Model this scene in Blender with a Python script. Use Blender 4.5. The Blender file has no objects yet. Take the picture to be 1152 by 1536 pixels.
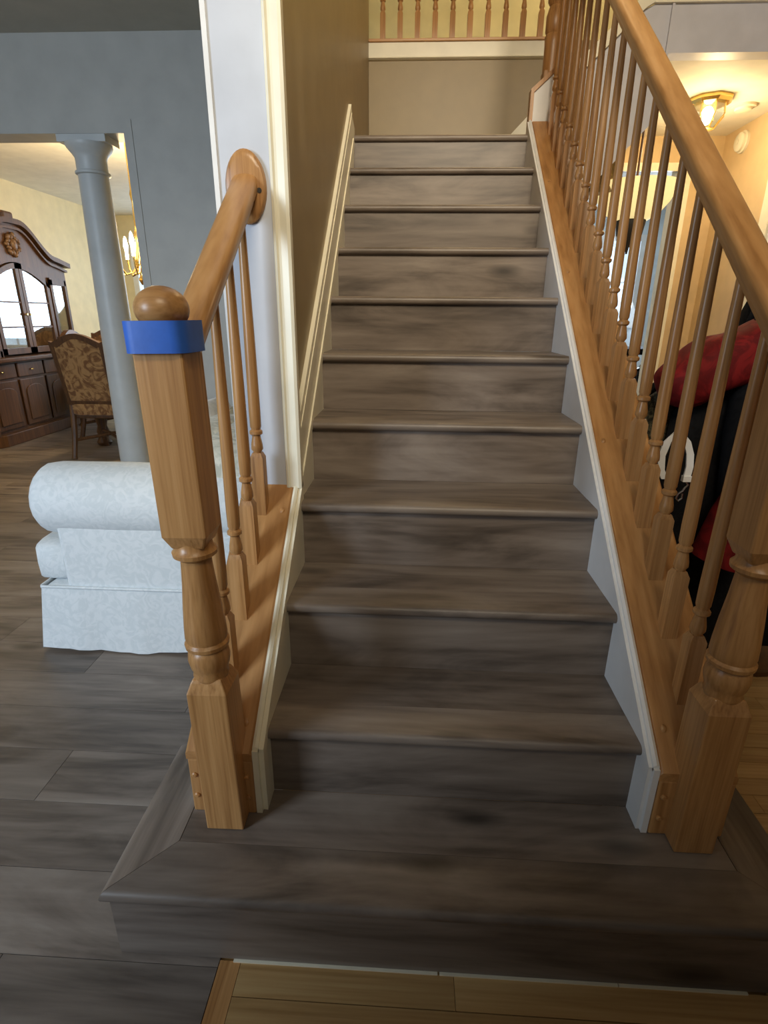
import bpy, math, random
from mathutils import Vector, Matrix
random.seed(4)
SC = bpy.context.scene
COL = SC.collection
PI = math.pi

# ------------------------------------------------------------------ camera
def make_camera():
    p, y, r = math.radians(19.833), math.radians(-2.779), math.radians(0.537)
    cy, sy, cp, sp = math.cos(y), math.sin(y), math.cos(p), math.sin(p)
    F = Vector((sy*cp, cy*cp, -sp)); R = Vector((cy, -sy, 0)); U = R.cross(F)
    R2 = R*math.cos(r) + U*math.sin(r); U2 = -R*math.sin(r) + U*math.cos(r)
    cam = bpy.data.cameras.new('camera'); cam.sensor_width = 36; cam.sensor_fit = 'AUTO'
    cam.lens = 813.94/1536*36; cam.clip_start = .02; cam.clip_end = 60
    o = bpy.data.objects.new('camera', cam); COL.objects.link(o)
    M = Matrix((R2, U2, -F)).transposed().to_4x4()
    M.translation = Vector((-.0548, -.9915, 1.2938)); o.matrix_world = M
    SC.camera = o
make_camera()

# ------------------------------------------------------------------ world, light, exposure
w = bpy.data.worlds.new('world'); SC.world = w; w.use_nodes = True
bg = w.node_tree.nodes['Background']; bg.inputs[0].default_value = (1, .93, .82, 1); bg.inputs[1].default_value = .085
SC.view_settings.view_transform = 'Standard'; SC.view_settings.look = 'None'
SC.view_settings.gamma = 1; SC.view_settings.use_curve_mapping = False
SC.view_settings.exposure = 0.0

def area(name, loc, target, sx, sy, power, col, spread=180):
    l = bpy.data.lights.new(name, 'AREA'); l.shape = 'RECTANGLE'; l.size = sx; l.size_y = sy
    l.energy = power; l.color = col; l.spread = math.radians(spread)
    o = bpy.data.objects.new(name, l); COL.objects.link(o); o.location = loc
    o.rotation_euler = (Vector(target)-Vector(loc)).to_track_quat('-Z', 'Y').to_euler()
    return o
def point(name, loc, power, col, r=.05):
    l = bpy.data.lights.new(name, 'POINT'); l.energy = power; l.color = col; l.shadow_soft_size = r
    o = bpy.data.objects.new(name, l); COL.objects.link(o); o.location = loc
    return o
DAY = (.70, .84, 1.0); WARM = (1.0, .74, .40)
area('living_window_light', (-2.9, -2.3, 1.75), (-.9, .9, .9), 1.1, 1.3, 105, DAY)          # front windows of the living room
area('dining_window_light', (-2.3, 7.85, 1.6), (-2.9, 4.5, 1.0), 2.0, 1.4, 60, DAY)          # dining room windows
area('far_room_window_light', (3.3, 7.3, 1.7), (2.2, 5.2, 1.2), 1.4, 1.4, 75, DAY)           # room behind the hall
area('foyer_window_light', (.5, -2.2, 3.9), (.1, 2.6, 2.0), 1.4, 1.2, 34, (1.0, .86, .64), 75)   # window above the front door
point('upstairs_lamp_light', (.9, 3.9, 4.9), 45, WARM, .12)

# ------------------------------------------------------------------ mesh helpers
class MB:
    def __init__(s): s.v = []; s.f = []
    def add(s, vs, fs):
        n = len(s.v); s.v += [tuple(v) for v in vs]; s.f += [tuple(i+n for i in f) for f in fs]; return s
    def box(s, x0, x1, y0, y1, z0, z1):
        v = [(x, y, z) for z in (z0, z1) for y in (y0, y1) for x in (x0, x1)]
        return s.add(v, [(0,2,3,1),(4,5,7,6),(0,1,5,4),(2,6,7,3),(0,4,6,2),(1,3,7,5)])
    def prism(s, poly, a, b, axis='x'):
        # polygon in the two other axes (y,z) / (x,z) / (x,y)
        def P(u, w, t):
            return (t,u,w) if axis == 'x' else ((u,t,w) if axis == 'y' else (u,w,t))
        n = len(poly)
        v = [P(u,w,a) for u,w in poly] + [P(u,w,b) for u,w in poly]
        f = [tuple(range(n)), tuple(range(2*n-1, n-1, -1))] + [(i, i+n, (i+1)%n+n, (i+1)%n) for i in range(n)]
        return s.add(v, f)
    def lathe(s, prof, c=(0,0,0), n=16, sx=1, sy=1, axis='z'):
        v = []; f = []; m = len(prof)
        for r, z in prof:
            for k in range(n):
                a = 2*PI*k/n; x, y = r*math.cos(a)*sx, r*math.sin(a)*sy
                if axis == 'z': v.append((c[0]+x, c[1]+y, c[2]+z))
                elif axis == 'y': v.append((c[0]+x, c[1]+z, c[2]+y))
                else: v.append((c[0]+z, c[1]+x, c[2]+y))
        for i in range(m-1):
            for k in range(n):
                f.append((i*n+k, i*n+(k+1)%n, (i+1)*n+(k+1)%n, (i+1)*n+k))
        f.append(tuple(range(n-1, -1, -1))); f.append(tuple((m-1)*n+k for k in range(n)))
        return s.add(v, f)
    def tube(s, pts, r, n=8):
        pts = [Vector(p) for p in pts]; rs = r if isinstance(r, (list, tuple)) else [r]*len(pts)
        v = []; f = []; prev = None
        for i, p in enumerate(pts):
            d = (pts[min(i+1, len(pts)-1)] - pts[max(i-1, 0)]).normalized()
            if prev is None:
                up = Vector((0,0,1)) if abs(d.z) < .9 else Vector((1,0,0))
                a = d.cross(up).normalized()
            else: a = (prev - d*prev.dot(d)).normalized()
            prev = a; b = d.cross(a)
            for k in range(n):
                t = 2*PI*k/n; v.append(p + (a*math.cos(t) + b*math.sin(t))*rs[i])
        for i in range(len(pts)-1):
            for k in range(n):
                f.append((i*n+k, i*n+(k+1)%n, (i+1)*n+(k+1)%n, (i+1)*n+k))
        f.append(tuple(range(n-1, -1, -1))); f.append(tuple((len(pts)-1)*n+k for k in range(n)))
        return s.add(v, f)
    def sweep(s, prof, path):
        # closed profile (offsets du, dz) swept along path points; du is across (x), dz up
        n = len(prof); v = []; f = []
        for p in path:
            for a, b in prof: v.append((p[0]+a, p[1], p[2]+b))
        for i in range(len(path)-1):
            for k in range(n): f.append((i*n+k, i*n+(k+1)%n, (i+1)*n+(k+1)%n, (i+1)*n+k))
        f.append(tuple(range(n-1, -1, -1))); f.append(tuple((len(path)-1)*n+k for k in range(n)))
        return s.add(v, f)
    def rings(s, R, closed_ends=True):
        n = len(R[0]); v = [p for r in R for p in r]; f = []
        for i in range(len(R)-1):
            for k in range(n): f.append((i*n+k, i*n+(k+1)%n, (i+1)*n+(k+1)%n, (i+1)*n+k))
        if closed_ends:
            f.append(tuple(range(n-1, -1, -1))); f.append(tuple((len(R)-1)*n+k for k in range(n)))
        return s.add(v, f)
    def pillow(s, c, h, e=.35, nu=20, nv=12, rot=None):
        # superellipsoid: soft box with half sizes h
        def sg(x, p): return math.copysign(abs(x)**p, x)
        v = []; f = []
        for i in range(nv+1):
            t = -PI/2 + PI*i/nv
            for k in range(nu):
                a = 2*PI*k/nu
                q = Vector((h[0]*sg(math.cos(t), e)*sg(math.cos(a), e), h[1]*sg(math.cos(t), e)*sg(math.sin(a), e), h[2]*sg(math.sin(t), e)))
                if rot: q = rot @ q
                v.append(Vector(c)+q)
        for i in range(nv):
            for k in range(nu): f.append((i*nu+k, i*nu+(k+1)%nu, (i+1)*nu+(k+1)%nu, (i+1)*nu+k))
        return s.add(v, f)

def obj(name, mb, m, parent=None, smooth=False, bevel=0, local=False):
    """one mesh object; vertices in world space unless local (then in the parent's space)"""
    off = Vector((0,0,0))
    if parent is not None and not local:
        q = parent
        while q is not None: off += Vector(q.location); q = q.parent
    me = bpy.data.meshes.new(name)
    me.from_pydata([Vector(v)-off for v in mb.v], [], mb.f)
    import bmesh
    bm = bmesh.new(); bm.from_mesh(me)
    bmesh.ops.recalc_face_normals(bm, faces=bm.faces)
    bm.to_mesh(me); bm.free()
    me.materials.append(m)
    if smooth:
        me.polygons.foreach_set('use_smooth', [True]*len(me.polygons))
        try: me.set_sharp_from_angle(angle=math.radians(40))
        except Exception: pass
    o = bpy.data.objects.new(name, me); COL.objects.link(o)
    if parent is not None: o.parent = parent
    if bevel:
        b = o.modifiers.new('bevel', 'BEVEL'); b.width = bevel; b.segments = 2; b.limit_method = 'ANGLE'
    return o
def tag(o, label, cat, group=None):
    o['label'] = label; o['category'] = cat
    if group: o['group'] = group
    return o
def thing(name, label, cat, loc=(0,0,0), group=None):
    o = bpy.data.objects.new(name, None); COL.objects.link(o); o.location = loc; o.empty_display_size = .1
    return tag(o, label, cat, group)
def struct(name, mb, m, bevel=0, smooth=False):
    o = obj(name, mb, m, None, smooth, bevel); o['kind'] = 'structure'; return o
def group_node(name, parent):
    """an Empty part"""
    o = bpy.data.objects.new(name, None); COL.objects.link(o); o.parent = parent; o.empty_display_size = .05
    return o
def copy_tree(o, parent=None):
    c = o.copy(); COL.objects.link(c); c.parent = parent
    for ch in list(o.children): copy_tree(ch, c)
    return c
def B(*a): return MB().box(*a)

# ------------------------------------------------------------------ materials
def newmat(name):
    m = bpy.data.materials.new(name); m.use_nodes = True
    nt = m.node_tree; b = nt.nodes['Principled BSDF']; return m, nt, b
def paint(name, col, rough=.55, bump=.0, metal=0, spec=.5, var=.06, scale=8):
    m, nt, b = newmat(name)
    b.inputs['Roughness'].default_value = rough; b.inputs['Metallic'].default_value = metal
    b.inputs['Specular IOR Level'].default_value = spec
    tc = nt.nodes.new('ShaderNodeTexCoord'); no = nt.nodes.new('ShaderNodeTexNoise')
    no.inputs['Scale'].default_value = scale; no.inputs['Detail'].default_value = 4
    nt.links.new(tc.outputs['Object'], no.inputs['Vector'])
    r = nt.nodes.new('ShaderNodeValToRGB')
    r.color_ramp.elements[0].position = .3; r.color_ramp.elements[1].position = .7
    r.color_ramp.elements[0].color = tuple(c*(1-var) for c in col)+(1,); r.color_ramp.elements[1].color = tuple(min(1, c*(1+var)) for c in col)+(1,)
    nt.links.new(no.outputs[0], r.inputs[0]); nt.links.new(r.outputs[0], b.inputs['Base Color'])
    if bump:
        n2 = nt.nodes.new('ShaderNodeTexNoise'); n2.inputs['Scale'].default_value = 180; n2.inputs['Detail'].default_value = 2
        nt.links.new(tc.outputs['Object'], n2.inputs['Vector'])
        bp = nt.nodes.new('ShaderNodeBump'); bp.inputs['Strength'].default_value = bump; bp.inputs['Distance'].default_value = .003
        nt.links.new(n2.outputs[0], bp.inputs['Height']); nt.links.new(bp.outputs[0], b.inputs['Normal'])
    return m
def wood(name, ramp, rot=(0,0,0), stretch=(1.0, 14, 14), rough=.4, fine=.46, knots=0, dist=1.2, bump=.12, randcol=.12):
    """grain runs along local x after the rotation; ramp = list of (pos, colour)"""
    m, nt, b = newmat(name); N = nt.nodes.new; L = nt.links.new
    b.inputs['Roughness'].default_value = rough
    tc = N('ShaderNodeTexCoord'); oi = N('ShaderNodeObjectInfo')
    mp = N('ShaderNodeMapping'); mp.inputs['Rotation'].default_value = rot
    ad = N('ShaderNodeVectorMath'); ad.operation = 'MULTIPLY_ADD'
    cx = N('ShaderNodeCombineXYZ')
    for i in range(3): L(oi.outputs['Random'], cx.inputs[i])
    L(cx.outputs[0], ad.inputs[0]); ad.inputs[1].default_value = (7.3, 5.1, 3.7); L(mp.outputs[0], ad.inputs[2])
    L(tc.outputs['Object'], mp.inputs['Vector'])
    m2 = N('ShaderNodeMapping'); m2.inputs['Scale'].default_value = stretch; L(ad.outputs[0], m2.inputs['Vector'])
    n1 = N('ShaderNodeTexNoise'); n1.inputs['Scale'].default_value = 1.0; n1.inputs['Detail'].default_value = 9; n1.inputs['Roughness'].default_value = .6; n1.inputs['Distortion'].default_value = dist
    L(m2.outputs[0], n1.inputs['Vector'])
    m3 = N('ShaderNodeMapping'); m3.inputs['Scale'].default_value = tuple(s*(2.5 if i == 0 else 7) for i, s in enumerate(stretch)); L(ad.outputs[0], m3.inputs['Vector'])
    n2 = N('ShaderNodeTexNoise'); n2.inputs['Scale'].default_value = 1.0; n2.inputs['Detail'].default_value = 6
    L(m3.outputs[0], n2.inputs['Vector'])
    mx = N('ShaderNodeMix'); mx.data_type = 'FLOAT'; mx.inputs[0].default_value = fine
    L(n1.outputs[0], mx.inputs[2]); L(n2.outputs[0], mx.inputs[3])
    rp = N('ShaderNodeValToRGB'); e = rp.color_ramp.elements
    e[0].position, e[0].color = ramp[0][0], tuple(ramp[0][1])+(1,); e[1].position, e[1].color = ramp[-1][0], tuple(ramp[-1][1])+(1,)
    for pos, c in ramp[1:-1]:
        k = e.new(pos); k.color = tuple(c)+(1,)
    L(mx.outputs[0], rp.inputs[0]); out = rp.outputs[0]
    if knots:
        m4 = N('ShaderNodeMapping'); m4.inputs['Scale'].default_value = (2.0, 5.5, 5.5); L(ad.outputs[0], m4.inputs['Vector'])
        vo = N('ShaderNodeTexVoronoi'); vo.inputs['Scale'].default_value = 1.0; L(m4.outputs[0], vo.inputs['Vector'])
        kr = N('ShaderNodeValToRGB'); kr.color_ramp.elements[0].position = .04; kr.color_ramp.elements[0].color = (1-knots,)*3+(1,)
        kr.color_ramp.elements[1].position = .17; kr.color_ramp.elements[1].color = (1,1,1,1)
        L(vo.outputs['Distance'], kr.inputs[0])
        mm = N('ShaderNodeMix'); mm.data_type = 'RGBA'; mm.blend_type = 'MULTIPLY'; mm.inputs[0].default_value = 1
        L(out, mm.inputs[6]); L(kr.outputs[0], mm.inputs[7]); out = mm.outputs[2]
    if randcol:
        mr = N('ShaderNodeMapRange'); mr.inputs[3].default_value = 1-randcol; mr.inputs[4].default_value = 1+randcol
        L(oi.outputs['Random'], mr.inputs[0])
        hv = N('ShaderNodeHueSaturation'); L(mr.outputs[0], hv.inputs['Value']); L(out, hv.inputs['Color']); out = hv.outputs[0]
    L(out, b.inputs['Base Color'])
    if bump:
        bp = N('ShaderNodeBump'); bp.inputs['Strength'].default_value = bump; bp.inputs['Distance'].default_value = .002
        L(n2.outputs[0], bp.inputs['Height']); L(bp.outputs[0], b.inputs['Normal'])
    return m
def fabric(name, c1, c2, scale=22, rough=.8, bump=.3, sheen=.3, dist=2.5, lo=.42, hi=.58):
    m, nt, b = newmat(name); N = nt.nodes.new; L = nt.links.new
    b.inputs['Specular IOR Level'].default_value = .2
    b.inputs['Roughness'].default_value = rough; b.inputs['Sheen Weight'].default_value = sheen
    tc = N('ShaderNodeTexCoord'); n1 = N('ShaderNodeTexNoise'); n1.inputs['Scale'].default_value = scale
    n1.inputs['Detail'].default_value = 3; n1.inputs['Distortion'].default_value = dist
    L(tc.outputs['Object'], n1.inputs['Vector'])
    rp = N('ShaderNodeValToRGB'); rp.color_ramp.elements[0].position = lo; rp.color_ramp.elements[1].position = hi
    rp.color_ramp.elements[0].color = c1+(1,); rp.color_ramp.elements[1].color = c2+(1,)
    L(n1.outputs[0], rp.inputs[0]); L(rp.outputs[0], b.inputs['Base Color'])
    bp = N('ShaderNodeBump'); bp.inputs['Strength'].default_value = bump; bp.inputs['Distance'].default_value = .004
    L(n1.outputs[0], bp.inputs['Height']); L(bp.outputs[0], b.inputs['Normal'])
    return m
def emit(name, col, s):
    m, nt, b = newmat(name)
    b.inputs['Base Color'].default_value = col+(1,); b.inputs['Emission Color'].default_value = col+(1,); b.inputs['Emission Strength'].default_value = s
    return m
def glass_pane(name, tint=(.05,.06,.07), rough=.03, alpha=.35, spec=1.0):
    m, nt, b = newmat(name); N = nt.nodes.new; L = nt.links.new
    out = nt.nodes['Material Output']; nt.nodes.remove(b)
    tr = N('ShaderNodeBsdfTransparent'); gl = N('ShaderNodeBsdfGlossy'); gl.inputs['Roughness'].default_value = rough
    tr.inputs[0].default_value = (.9,.93,.95,1); mx = N('ShaderNodeMixShader'); mx.inputs[0].default_value = alpha
    L(tr.outputs[0], mx.inputs[1]); L(gl.outputs[0], mx.inputs[2]); L(mx.outputs[0], out.inputs[0])
    return m

SL = .806; RAKE = math.atan(SL)
OAK = [(.30, (.25,.110,.032)), (.43, (.40,.195,.066)), (.55, (.50,.26,.095)), (.70, (.58,.32,.13))]
oak_z = wood('oak_vertical_grain', OAK, rot=(0, PI/2, 0), stretch=(1.6, 26, 26), rough=.33)
oak_y = wood('oak_rake_grain', OAK, rot=(0, 0, -PI/2), stretch=(1.3, 20, 20), rough=.33)
oak_r = wood('oak_sloped_grain', OAK, rot=(-RAKE, 0, 0), stretch=(20, 1.2, 20), rough=.33)
oak_x = wood('oak_level_grain', OAK, stretch=(1.3, 22, 22), rough=.35)
oak_floor = wood('oak_strip_floor', [(.30, (.36,.20,.07)), (.5, (.52,.32,.13)), (.7, (.62,.42,.19))], stretch=(1.2, 18, 18), rough=.3, randcol=.14)
GREY = [(.24, (.036,.026,.020)), (.38, (.100,.078,.062)), (.50, (.180,.143,.116)), (.62, (.245,.202,.166)), (.78, (.31,.26,.22))]
plank = wood('grey_brown_plank', GREY, stretch=(1.3, 6, 6), rough=.42, fine=.30, knots=.7, dist=1.4, bump=.10, randcol=.13)
plank_y = wood('grey_brown_plank_along', GREY, rot=(0,0,-PI/2), stretch=(1.1, 9, 9), rough=.42, fine=.28, knots=.6, dist=.9, bump=.10, randcol=.1)
white = paint('white_trim_paint', (.80,.80,.79), .35)
cream = paint('cream_trim_paint', (.84,.79,.62), .35)
grey_wall = paint('grey_wall_paint', (.37,.36,.33), .5, .12)
tan_wall = paint('tan_wall_paint', (.28,.20,.085), .42, .12)
beige_wall = paint('beige_wall_paint', (.62,.46,.26), .5, .12)
yellow_wall = paint('pale_yellow_wall_paint', (.80,.70,.45), .55, .1)
blue_wall = paint('pale_blue_wall_paint', (.66,.74,.80), .55, .1)
lav_wall = paint('pale_grey_stringer_paint', (.56,.56,.61), .5, .1)
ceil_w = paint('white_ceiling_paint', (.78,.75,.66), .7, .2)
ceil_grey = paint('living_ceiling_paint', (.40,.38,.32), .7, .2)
dark = paint('dark_recess', (.03,.025,.02), .6)
WAL = [(.3, (.036,.014,.005)), (.5, (.080,.033,.010)), (.7, (.140,.062,.020))]
walnut = wood('dark_walnut', WAL, rot=(0, PI/2, 0), stretch=(1.5, 16, 16), rough=.45)
damask = fabric('white_damask', (.68,.73,.75), (.76,.80,.82), 20, .65, .35, .2)
damask2 = fabric('cream_floral_fabric', (.50,.50,.42), (.72,.70,.60), 9, .75, .2, .2)
tapestry = fabric('floral_tapestry', (.16,.075,.03), (.36,.21,.09), 8, .85, .2, .3, 3)
black_f = fabric('black_cloth', (.003,.003,.004), (.006,.006,.007), 30, .9, .2, 0)
red_f = fabric('red_cloth', (.10,.004,.005), (.18,.008,.009), 12, .75, .2, 0)
olive_f = fabric('olive_pattern_cloth', (.012,.012,.008), (.09,.085,.05), 40, .8, .2, .2)
blue_tape = paint('blue_masking_tape', (.028,.13,.56), .5, .05, var=.1, scale=30)
brass = paint('polished_brass', (.85,.60,.20), .22, metal=1)
steel = paint('steel', (.7,.7,.7), .25, metal=1)
white_pl = paint('white_plastic', (.68,.64,.50), .4)
glow = emit('lit_glass', (1.0,.86,.50), 9)
glow2 = emit('lit_lamp_bowl', (1.0,.80,.36), .8)
bulb = emit('lit_bulb', (1.0,.85,.55), 12)
sky_em = emit('daylight_window_pane', (.66,.83,1.0), .85)
pane_m = glass_pane('cabinet_glass', alpha=.38)
lamp_glass = glass_pane('lamp_glass', alpha=.12)

# ------------------------------------------------------------------ dimensions
RISE, RUN = .195, .242
XL, XR = -.368, .482
YB = 3.25                         # landing back wall
ZL = 11*RISE                      # landing
ZU = 15*RISE                      # upper floor
ZC = 2.69                         # ground floor ceiling
def capz(y): return .412 + SL*y

# ------------------------------------------------------------------ the setting
fl = struct('floor', B(-4.65, -.432, -1.4, 8, -.05, -.008), dark)
pw, pl = .19, 1.22
y = -1.4; row = 0
while y < 7.99:
    x = -4.65 - (row*.47) % pl
    while x < -.44:
        a, b = max(x, -4.65)+.0008, min(x+pl, -.432)-.0008
        if b-a > .03: obj('plank', B(a, b, y+.0008, min(y+pw, 8)-.0008, -.008, 0), plank, fl)
        x += pl
    y += pw; row += 1
fo = struct('floor_hall', B(-.432, 4.2, -1.4, 7.6, -.05, -.008), oak_floor)
obj('plank', B(-.431, -.387, -1.4, -.246, -.008, 0), oak_y, fo)
sw = .0635; y = -.246; i = 0
while y > -1.0:
    x = -.386 - (.0 if i % 2 else .45)
    while x < 1.7:
        a, b = max(x, -.386), min(x+.9, 1.7)
        if b > a: obj('plank', B(a, b-.001, y-sw+.0012, y-.0008, -.008, 0), oak_floor, fo)
        x += .9
    y -= sw; i += 1
y = -.246; i = 0
while y < 4.2:
    x = .70 - (i*.37) % .95
    while x < 2.43:
        a, b = max(x, .70), min(x+.95, 2.43)
        if b-a > .02: obj('plank', B(a, b-.001, y+.0008, y+sw-.0012, -.008, 0), oak_floor, fo)
        x += .95
    y += sw; i += 1

# stair wall on the left with its white end post
struct('wall_left', MB().prism([(.53, capz(.53)-.03), (.53, 5.2), (YB, 5.2), (YB, 0), (.56, 0)], -.53, -.385, 'x'), tan_wall)
t = struct('trim_1', B(-.548, -.408, .515, .531, capz(.53)-.025, 5.2), paint('white_post_daylight_tint', (.55,.58,.64), .45))  # lavender is the cool daylight cast, put into the white post's base colour
struct('trim_2', MB().prism([(-.412, .515), (-.412, .508), (-.405, .504), (-.400, .509), (-.394, .509), (-.376, .503), (-.368, .506), (-.368, .531), (-.412, .531)], capz(.52)-.01, 5.2, 'z'), cream)
struct('trim_3', B(-.552, -.540, .51, .60, 0, 5.2), white)
# landing back wall with band, upper storey
struct('wall_back', B(-.53, 1.31, YB, YB+.12, ZL-.05, ZU), tan_wall)
struct('trim_4', MB().prism([(YB-.018, 2.845), (YB-.018, ZU-.004), (YB, ZU-.004), (YB, 2.83), (YB-.012, 2.832), (YB-.026, 2.838)], -.385, .78, 'x'), cream)
struct('floor_upper', B(-.53, 4.2, YB+.12, 4.7, ZU-.2, ZU), cream)
struct('wall_upper', B(-.53, 4.2, 4.6, 4.7, ZU, 5.2), paint('upstairs_wall_paint', (.62,.58,.34), .6))
struct('ceiling_upper', B(-.55, 2.55, -1.4, 4.7, 5.2, 5.3), ceil_w)

# living room: grey wall with the dining opening
YW = 2.47
g = struct('wall_living', MB().prism([(-1.685,0), (-.53,0), (-.53,ZC), (-4.65,ZC), (-4.65,2.236), (-1.685,2.236)], YW, YW+.17, 'y'), grey_wall)
struct('trim_5', B(-1.685, -1.637, YW-.004, YW, 0, 2.30), grey_wall)
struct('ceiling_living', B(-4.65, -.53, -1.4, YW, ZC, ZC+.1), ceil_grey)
struct('wall_living_side', B(-4.75, -4.65, -1.4, YW+.17, 0, ZC), grey_wall)
struct('wall_added_shade', B(-1.32, -1.20, -3.6, -1.06, 0, 5.2), grey_wall)  # unseen wall added behind the camera to shade the front step from living-room daylight
# dining room
struct('ceiling_dining', B(-4.65, -.53, YW+.17, 8, ZC, ZC+.1), ceil_w)
struct('wall_dining_left', B(-4.75, -4.65, YW+.17, 8.1, 0, ZC), yellow_wall)
struct('wall_dining_back', B(-4.65, -.53, 8, 8.1, 0, ZC), yellow_wall)
struct('wall_dining_right', B(-.55, -.53, YW+.17, 8, 0, ZC), yellow_wall)
def window(n, x0, x1, z0, z1, y, nx, nz, face=-1):
    wn = struct('window_%d' % n, B(x0, x1, y-.004, y-.001, z0, z1), sky_em)
    fr = MB()
    for a, b, c, d in ((x0-.08, x0, z0-.08, z1+.08), (x1, x1+.08, z0-.08, z1+.08), (x0, x1, z1, z1+.08), (x0, x1, z0-.08, z0)):
        fr.box(a, b, y-.03, y, c, d)
    obj('window_frame', fr, white, wn)
    for i in range(1, nx): obj('muntin', B(x0+(x1-x0)*i/nx-.012, x0+(x1-x0)*i/nx+.012, y-.02, y-.004, z0, z1), white, wn)
    for i in range(1, nz): obj('muntin', B(x0, x1, y-.02, y-.004, z0+(z1-z0)*i/nz-.012, z0+(z1-z0)*i/nz+.012), white, wn)
window(1, -4.35, -3.25, .8, 2.32, 8, 2, 3)
window(2, -2.75, -1.35, .8, 2.32, 8, 2, 3)

# hall on the right: ceiling, walls, opening to the bright room, upper flight side
XH, YH = 2.43, 4.3
struct('ceiling_hall', B(1.31, XH, 2.82, YH, ZC, ZC+.02), ceil_w)
struct('wall_hall_header', B(1.31, XH+.1, 2.8, 2.9, ZC-.001, ZU), lav_wall)
struct('trim_6', B(1.20, XH+.1, 2.78, 2.80, ZU-.018, ZU+.10), cream)
struct('wall_right', B(XH, XH+.1, -1.4, YH, 0, 5.2), beige_wall)
struct('wall_hall_back', MB().prism([(2.20,0), (XH+.1,0), (XH+.1,ZC), (.75,ZC), (.75,2.46), (2.20,2.46)], YH, YH+.12, 'y'), beige_wall)
struct('trim_7', B(2.10, 2.20, YH-.02, YH+.13, 0, 2.46), cream)
struct('trim_8', B(.75, 2.20, YH-.02, YH, 2.44, 2.50), cream)
struct('trim_9', B(XH-.02, XH, 3.42, 3.53, 0, 2.2), cream)
struct('trim_10', B(XH-.02, XH, 2.40, 3.53, 2.2, 2.31), cream)
struct('door_1', B(XH-.006, XH, 2.50, 3.42, 0, 2.2), white)
# room beyond the opening
struct('wall_far_back', B(.6, 4.2, 7.5, 7.6, 0, ZC), blue_wall)
struct('wall_far_right', B(4.1, 4.2, YH+.12, 7.5, 0, ZC), blue_wall)
struct('wall_far_left', B(.6, .7, YH, 7.5, 0, ZC), blue_wall)
struct('ceiling_far', B(.6, 4.2, YH+.12, 7.5, ZC, ZC+.05), ceil_w)
window(3, 2.55, 3.05, 1.25, 2.30, 7.5, 1, 2)

# ------------------------------------------------------------------ the staircase
st = thing('staircase', 'grey-brown wood plank staircase with bullnosed treads rising to the landing', 'staircase', (.058, -.255, 0))
def bullnose(y0, z1, th=.028):
    r = th/2
    return [(y0+r+r*math.cos(a), z1-r+r*math.sin(a)) for a in [PI/2+PI*i/8 for i in range(9)]]
for k in range(2, 12):
    y0 = (k-2)*RUN; z = k*RISE; yb = (k-1)*RUN+.024 if k < 11 else YB
    tr = group_node('tread', st)
    prof = bullnose(y0, z) + [(y0+.105, z-.028), (y0+.105, z)]
    xe = XR+.010 if k < 11 else .50
    obj('nosing_board', MB().prism(prof, -.384, xe, 'x'), plank, tr, smooth=True)
    if k < 11: obj('plank', B(-.384, XR, y0+.1062, yb, z-.02, z-.0006), plank, tr)
    else:
        for j in range(5): obj('plank', B(XL-.017, .74, y0+.1062+j*.19, min(y0+.1062+(j+1)*.19-.001, YB), z-.02, z-.0006), plank, tr)
    obj('riser', B(-.384, XR, y0+.020, y0+.036, (k-1)*RISE, z-.026), plank, st)
# bottom platform step: mitred border boards, field, risers
PX0, PX1, PF, PB = -.66, .785, -.258, .15
pt = group_node('platform', st)
z = RISE
def nose_board(mb, axis): return mb
# front border board with bullnose, mitred at both ends
def mitred(front):
    mb = MB(); w = .127 if front else .115; th = .028; r = th/2
    prof = [(r+r*math.cos(a), -r+r*math.sin(a)) for a in [PI/2+PI*i/8 for i in range(9)]] + [(w, -th), (w, 0)]
    return prof
prof = mitred(True); n = len(prof)
va = [(PX0 + u*.115/.127, PF+u, z+h) for u, h in prof]; vb = [(PX1 - u*.125/.127, PF+u, z+h) for u, h in prof]
obj('nosing_board', MB().add(va+vb, [tuple(range(n)), tuple(range(2*n-1, n-1, -1))] + [(i, i+n, (i+1)%n+n, (i+1)%n) for i in range(n)]), plank, pt, smooth=True)
for sgn, X0, wd in ((1, PX0, .115), (-1, PX1, .125)):
    pr = [(u*wd/.127, h) for u, h in prof]
    va = [(X0+sgn*u, PF+u*.127/wd+.0012, z+h) for u, h in pr]; vb = [(X0+sgn*u, PB, z+h) for u, h in pr]
    obj('nosing_board', MB().add(va+vb, [tuple(range(n)), tuple(range(2*n-1, n-1, -1))] + [(i, i+n, (i+1)%n+n, (i+1)%n) for i in range(n)]), plank_y, pt, smooth=True)
obj('plank', B(PX0+.1162, PX1-.1262, PF+.1282, .02, z-.02, z-.0008), plank, pt)
obj('plank', B(PX0+.1162, -.545, .02, PB, z-.02, z-.0008), plank, pt)
obj('plank', B(.67, PX1-.1262, .02, PB, z-.02, z-.0008), plank, pt)
obj('riser', B(PX0+.012, PX1-.012, PF+.014, PF+.028, .004, z-.026), plank, pt)
obj('riser', B(PX0+.012, PX0+.026, PF+.028, PB-.01, 0, z-.026), plank_y, pt)
obj('riser', B(PX1-.026, PX1-.012, PF+.028, PB-.01, 0, z-.026), plank_y, pt)
obj('riser', B(PX0+.026, -.545, PB-.024, PB-.01, 0, z-.026), plank, pt)
obj('riser', B(.67, PX1-.026, PB-.024, PB-.01, 0, z-.026), plank, pt)
for a, b, dz in ((-.402, .03, .0), (.034, .40, .0), (.402, .66, 0)):
    obj('edge_strip', B(a, b, PF+.009, PF+.016, 0, .0035), cream, pt)
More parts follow.
